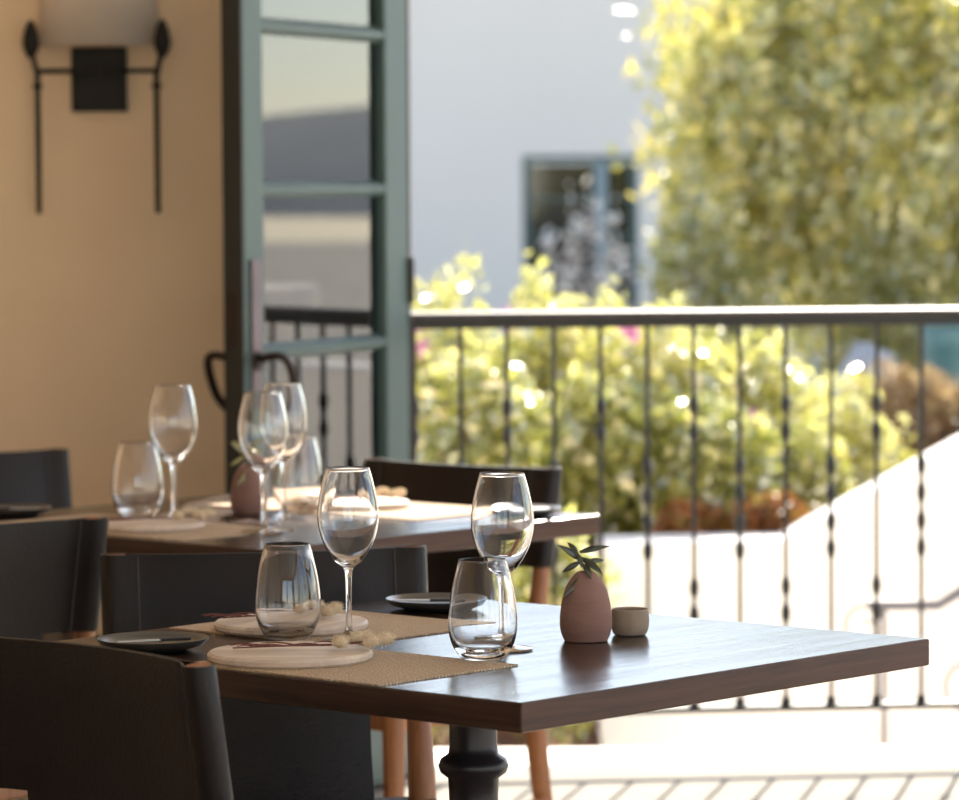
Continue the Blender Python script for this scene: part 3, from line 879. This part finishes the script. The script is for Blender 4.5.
def handrail():
    y = 10.7
    P = lambda a, b: D(a, b, y)
    base = P(880, 700)
    root = empty('stair_handrail', (base.x, y, -.4))
    tag(root, 'grey iron stair handrail with scroll end in front of white wall', 'handrail')
    L = lambda a, b: (P(a, b) - Vector((base.x, y, -.4)))
    def sc(cx, cy, r, a0, turns, n=26):
        return [L(cx + r * (1 - .72 * i / n) * math.cos(a0 + turns * 2 * math.pi * i / n), cy + r * (1 - .72 * i / n) * math.sin(a0 + turns * 2 * math.pi * i / n)) for i in range(n + 1)]
    tube('rail', [L(868, 605), L(900, 605), L(938, 605), L(960, 592), L(1040, 546)], .016, M_soot, root, 10)
    tube('scroll', sc(864, 628, 23, -math.pi / 2 + .2, -1.1), .006, M_soot, root, 8)
    tube('scroll', sc(970, 690, 30, -math.pi / 2 + .2, -1.1), .006, M_soot, root, 8)
    tube('post', [L(884, 606), L(884, 606) * 1 + Vector((0, 0, -(L(884, 606).z)))], .009, M_soot, root, 8)
    tube('post', [L(1010, 564), L(1010, 564) + Vector((0, 0, -(L(1010, 564).z)))], .009, M_soot, root, 8)
    return root
handrail()

# ------------------------------------------------------------------ foliage
def leaves_mesh(name, centers, normals, size, aspect, droop=0.0):
    """one folded leaf (two quads) at every centre"""
    n = len(centers)
    c = np.asarray(centers, float)
    ax = rng.normal(size=(n, 3)); ax[:, 2] -= droop
    ax /= np.linalg.norm(ax, axis=1)[:, None]
    nn = np.asarray(normals, float) + rng.normal(scale=.7, size=(n, 3))
    sd = np.cross(ax, nn); sd /= (np.linalg.norm(sd, axis=1)[:, None] + 1e-9)
    up_ = np.cross(sd, ax)
    s = size * rng.uniform(.6, 1.3, n)[:, None]
    w = s * aspect
    base = c - ax * s * .5; tip = c + ax * s * .5
    l = c - sd * w * .5 + up_ * w * .18; r = c + sd * w * .5 + up_ * w * .18
    V_ = np.stack([base, l, tip, r], 1).reshape(-1, 3)
    me = bpy.data.meshes.new(name)
    me.vertices.add(4 * n); me.vertices.foreach_set('co', V_.ravel())
    me.loops.add(6 * n); me.polygons.add(2 * n)
    i = np.arange(n) * 4
    idx = np.stack([i, i + 3, i + 2, i, i + 2, i + 1], 1).ravel()
    me.loops.foreach_set('vertex_index', idx.astype(np.int32))
    me.polygons.foreach_set('loop_start', (np.arange(2 * n) * 3).astype(np.int32))
    me.update(calc_edges=True); me.validate()
    return me

def blob_points(n, rad, lump=.35, seed=0, shell=.5):
    """points in a lumpy ellipsoid, denser towards the surface"""
    d = rng.normal(size=(n, 3)); d /= np.linalg.norm(d, axis=1)[:, None]
    k = np.array([1 + lump * mnoise.noise((a * 2.2 + seed, b * 2.2, c * 2.2)) + lump * .6 * mnoise.noise((a * 5 + seed, b * 5, c * 5 + 9)) for a, b, c in d])
    t = rng.uniform(shell ** 3, 1, n) ** (1 / 3)
    return d * (k * t)[:, None] * np.array(rad), d

def shrub(label, x, y, z0, rx, ry, h, n, size, m, flowers=(), stems=5, group='shrubs behind the railing', cat='shrub', name='shrub', aspect=.55, ztop=None):
    root = empty(name, (x, y, z0))
    tag(root, label, cat, group)
    p, d = blob_points(n, (rx, ry, h * .52), .38, random.uniform(0, 99), .35)
    p[:, 2] += h * .5
    p = p[p[:, 2] > .02]; d = d[:len(p)]
    o = mesh_obj('foliage', leaves_mesh('foliage', p, d, size, aspect), m, root); o['kind'] = 'stuff'
    for i in range(stems):
        a = 2 * math.pi * i / stems + random.random()
        tube('stem', [(0.03 * math.cos(a), .03 * math.sin(a), 0), (rx * .25 * math.cos(a), ry * .25 * math.sin(a), h * .4), (rx * .5 * math.cos(a), ry * .5 * math.sin(a), h * .8)], [.014, .010, .004], M_trunk, root, 6)
    for q in flowers:
        fl = Vector(q) - Vector((x, y, z0))
        c = np.array([[fl.x, fl.y, fl.z]] * 7) + rng.normal(scale=.012, size=(7, 3))
        mesh_obj('flower', leaves_mesh('flower', c, rng.normal(size=(7, 3)), .055, .8), M_flower, root)
    return root

def sh(px, ytop, ybase, dist, wpx, label, m, n, size=.05, flowers=(), zmin=None, **k):
    top = D(px, ytop, dist); bot = D(px, ybase, dist)
    s = dist / F
    z0 = bot.z if zmin is None else zmin
    fl = [D(a, b, dist - ry_ ) for a, b, ry_ in flowers]
    return shrub(label, top.x, dist, z0, wpx * s / 2, wpx * s / 2 * .8, top.z - z0, n, size, m, fl, **k)

# bed of soil behind the wall and to its left
struct(box('ground_planting_bed', (-6, YS + .28, -.45), (3.2, 16.4, .16), M_soil))
struct(box('ground_planting_corner', (-6, 11.0, -.45), (D(600, 543, YS).x, YS + .28, -.385), M_soil))
sh(440, 292, 560, 12.6, 150, 'tall yellow-green shrub with pink flowers right beside green door', L_hedge2, 3200, .055, [(421, 343, .3), (418, 322, .3)])
sh(545, 288, 560, 12.9, 150, 'tall yellow-green shrub below the far house window', L_hedge2, 3200, .055, [(500, 318, .3)])
sh(650, 306, 560, 12.7, 160, 'flowering yellow-green shrub in front of the tree base', L_hedge2, 3000, .055, [(638, 318, .3), (634, 330, .32)])
sh(745, 334, 560, 12.9, 150, 'shrub with one magenta flower behind the middle balusters', L_hedge2, 2800, .055, [(751, 415, .35)])
sh(838, 385, 560, 13.2, 140, 'low pale shrub where the white stair wall rises', L_hedge2, 2200, .055)
sh(480, 350, 600, 12.1, 150, 'leafy green shrub behind the brown chair back', L_hedge, 2600, .06)
sh(600, 380, 580, 12.3, 150, 'leafy green shrub at the end of the white wall', L_hedge, 2600, .06)
sh(700, 400, 560, 12.3, 150, 'mid-green leafy shrub above the level white wall top', L_hedge, 2400, .06)
sh(790, 425, 560, 12.5, 130, 'olive green shrub above the foot of the sloping wall', L_hedge, 2000, .06)
sh(560, 520, 745, 11.2, 110, 'low olive plant on the ground by the white wall end', L_hedge, 1600, .06)
sh(450, 500, 745, 11.3, 130, 'low shrub on the ground behind the brown chair', L_hedge, 1600, .06)
sh(770, 492, 550, 11.98, 90, 'rusty orange ground plant behind the white wall', L_rust, 500, .05, stems=3)
sh(690, 500, 550, 11.98, 80, 'rusty orange ground plant under the leafy green shrubs', L_rust, 420, .05, stems=3)
sh(900, 368, 480, 15.2, 130, 'dry brown bush above the sloping white wall', L_dry, 2400, .05)
sh(965, 385, 480, 15.0, 120, 'dry tan bush at the far right above white wall', L_dry, 2000, .05)

# ------------------------------------------------------------------ trees
def drooping_tree(label, x, y, z0, h, crown_c, crown_r, n, m, trunk_r=.14, seed=1.0, group='garden trees', size=.085):
    root = empty('tree', (x, y, z0)); tag(root, label, 'tree', group)
    cc = Vector(crown_c) - Vector((x, y, z0))
    tube('trunk', smooth_path([(0, 0, -.05), (.05, .02, cc.z * .35), (-.04, .05, cc.z * .7), (cc.x * .4, cc.y * .4, cc.z)], 4), [trunk_r * (1 - .045 * i) for i in range(13)], M_trunk, root, 12)
    random.seed(int(seed * 10))
    for i in range(9):
        a = 2 * math.pi * i / 9 + random.random() * .5
        e = random.uniform(.1, .9)
        tip = cc + Vector((math.cos(a) * crown_r[0] * .5, math.sin(a) * crown_r[1] * .5, crown_r[2] * (e - .45)))
        st = Vector((0, .03, cc.z * random.uniform(.35, .85)))
        tube('branch', smooth_path([st, st.lerp(tip, .5) + Vector((0, 0, .15)), tip], 5), [trunk_r * .42 * (1 - .075 * k) for k in range(11)], M_trunk, root, 8)
    # hanging sprays: columns of leaves dropping from points of the crown
    ns = n // 45
    p, d = blob_points(ns, crown_r, .30, seed, .45)
    pts, nrm = [], []
    for (a, b, c), dd in zip(p, d):
        L_ = random.uniform(.25, .8)
        k = random.randint(34, 56)
        sx, sy = random.gauss(0, .10), random.gauss(0, .10)
        t = rng.uniform(0, 1, k)
        w = .10 * (1 - .6 * t)
        q = np.stack([a + sx * t + rng.normal(size=k) * w, b + sy * t + rng.normal(size=k) * w, c + .12 - L_ * t ** 1.2 + rng.normal(size=k) * .03], 1)
        pts.append(q); nrm.append(np.repeat(dd[None], k, 0))
    pts = np.concatenate(pts) + np.array(cc); nrm = np.concatenate(nrm)
    o = mesh_obj('foliage', leaves_mesh('foliage', pts, nrm, size, .38, .9), m, root); o['kind'] = 'stuff'
    return root
tc = D(850, 120, 20.5)
drooping_tree('large drooping yellow-green tree in front of the pale house', 2.0, 20.5, -.42, 4, (tc.x + .30, 20.5, tc.z + .06), (1.5, 1.3, 1.12), 30000, L_tree, .16, 3.3, size=.105)
tc = D(960, 130, 24)
drooping_tree('darker green tree at the frame edge behind the drooping tree', tc.x + .6, 24.5, -.42, 5, (tc.x + .5, 24.5, tc.z + .1), (1.6, 1.3, 1.45), 22000, L_dark, .2, 6.1, size=.11)
# shady bushes under the tree
sh(700, 205, 318, 19.0, 130, 'shady green bush at the left foot of drooping tree', L_dark, 2200, .08, zmin=-.42, group='bushes under the tree', cat='bush', name='bush')
sh(905, 232, 330, 19.4, 150, 'shady green bush at the right foot of drooping tree', L_dark, 2200, .08, zmin=-.42, group='bushes under the tree', cat='bush', name='bush')

# ------------------------------------------------------------------ far house
def house():
    Y = 38.0
    root = empty('house', (1, Y, -.42))
    tag(root, 'pale blue-white stucco house with a dark green framed window', 'building')
    o = Vector((1, Y, -.42))
    P = lambda a, b: D(a, b, Y) - o
    w0, w1 = P(523, 300), P(638, 155)
    x0, x1, z0, z1 = w0.x, w1.x, w0.z - .15, w1.z
    H = 4.7
    bm = bmesh.new()
    box_bm(bm, (-9, 0, 0), (x0, .3, H)); box_bm(bm, (x1, 0, 0), (8, .3, H))
    box_bm(bm, (x0, 0, 0), (x1, .3, z0)); box_bm(bm, (x0, 0, z1), (x1, .3, H))
    box_bm(bm, (-9, .3, 0), (-8.7, 7, H)); box_bm(bm, (7.7, .3, 0), (8, 7, H))
    bm_obj('wall', bm, M_house, root)
    box('roof', (-9.3, -.3, H), (8.3, 7.3, H + .22), mat('clay_roof', srgb(168, 112, 84), .9, var=.2), root)
    wf = empty('window_frame'); wf.parent = root
    fw_ = .07
    fr = bmesh.new()
    box_bm(fr, (x0, .06, z0), (x0 + fw_, .16, z1)); box_bm(fr, (x1 - fw_, .06, z0), (x1, .16, z1))
    box_bm(fr, (x0 + fw_, .06, z1 - fw_), (x1 - fw_, .16, z1)); box_bm(fr, (x0 + fw_, .06, z0), (x1 - fw_, .16, z0 + fw_))
    wo_ = bm_obj('window', fr, M_hframe, root)
    bpy.data.objects.remove(wf)
    xm = x0 + (x1 - x0) * .68
    box('mullion', (xm - .06, .05, z0 + fw_), (xm + .06, .15, z1 - fw_), M_mullion, wo_)
    nz = 4
    for (a, b) in ((x0 + fw_, xm - .06), (xm + .06, x1 - fw_)):
        for k in range(nz):
            za = z0 + fw_ + (z1 - z0 - 2 * fw_) * k / nz; zb_ = z0 + fw_ + (z1 - z0 - 2 * fw_) * (k + 1) / nz
            box('pane', (a, .10, za + .012), (b, .11, zb_ - .012), M_hpane, wo_)
            if k: box('glazing_bar', (a, .085, za - .012), (b, .125, za + .012), M_hframe, wo_)
    return root
house()

# teal planter and grey stone seen low beyond the bushes on the right
def planter():
    c = D(952, 352, 17.6)
    o = lathe('garden_planter', smooth_prof([(0, 0), (.16, 0), (.2, .05), (.25, .35), (.27, .62), (.29, .66), (.29, .72), (.26, .72), (.24, .6), (0, .55)], 2), M_teal, None, 32)
    o.location = (c.x, c.y, -.42)
    o.scale = (.5, .5, (c.z + .42 + .10) / .72)
    return tag(o, 'teal glazed garden planter above the dry bushes at right', 'planter')
planter()

def boulder():
    c = D(866, 352, 17.2)
    bm = bmesh.new(); bmesh.ops.create_icosphere(bm, subdivisions=3, radius=1.0)
    for v in bm.verts:
        n = v.co.normalized(); d = 1 + .18 * mnoise.noise(n * 1.7) + .05 * mnoise.noise(n * 6)
        v.co = Vector((n.x * .20 * d, n.y * .20 * d, n.z * .62 * d))
    o = bm_obj('garden_boulder', bm, mat('blue_grey_stone', srgb(150, 154, 160), .9, var=.2, bump=.5), None, 60)
    o.location = (c.x, c.y, -.02)
    return tag(o, 'blue-grey standing stone between the shrubs and teal planter', 'stone')
boulder()
L_white = leaf_mat('white_blossom', srgb(214, 206, 200), srgb(226, 222, 220), srgb(206, 180, 170), .4, .05)
sh(585, 196, 310, 33.0, 105, 'white blossoming bush in front of the far house window', L_white, 330, .11, zmin=-.42, group='bushes before the house', cat='bush', name='bush')
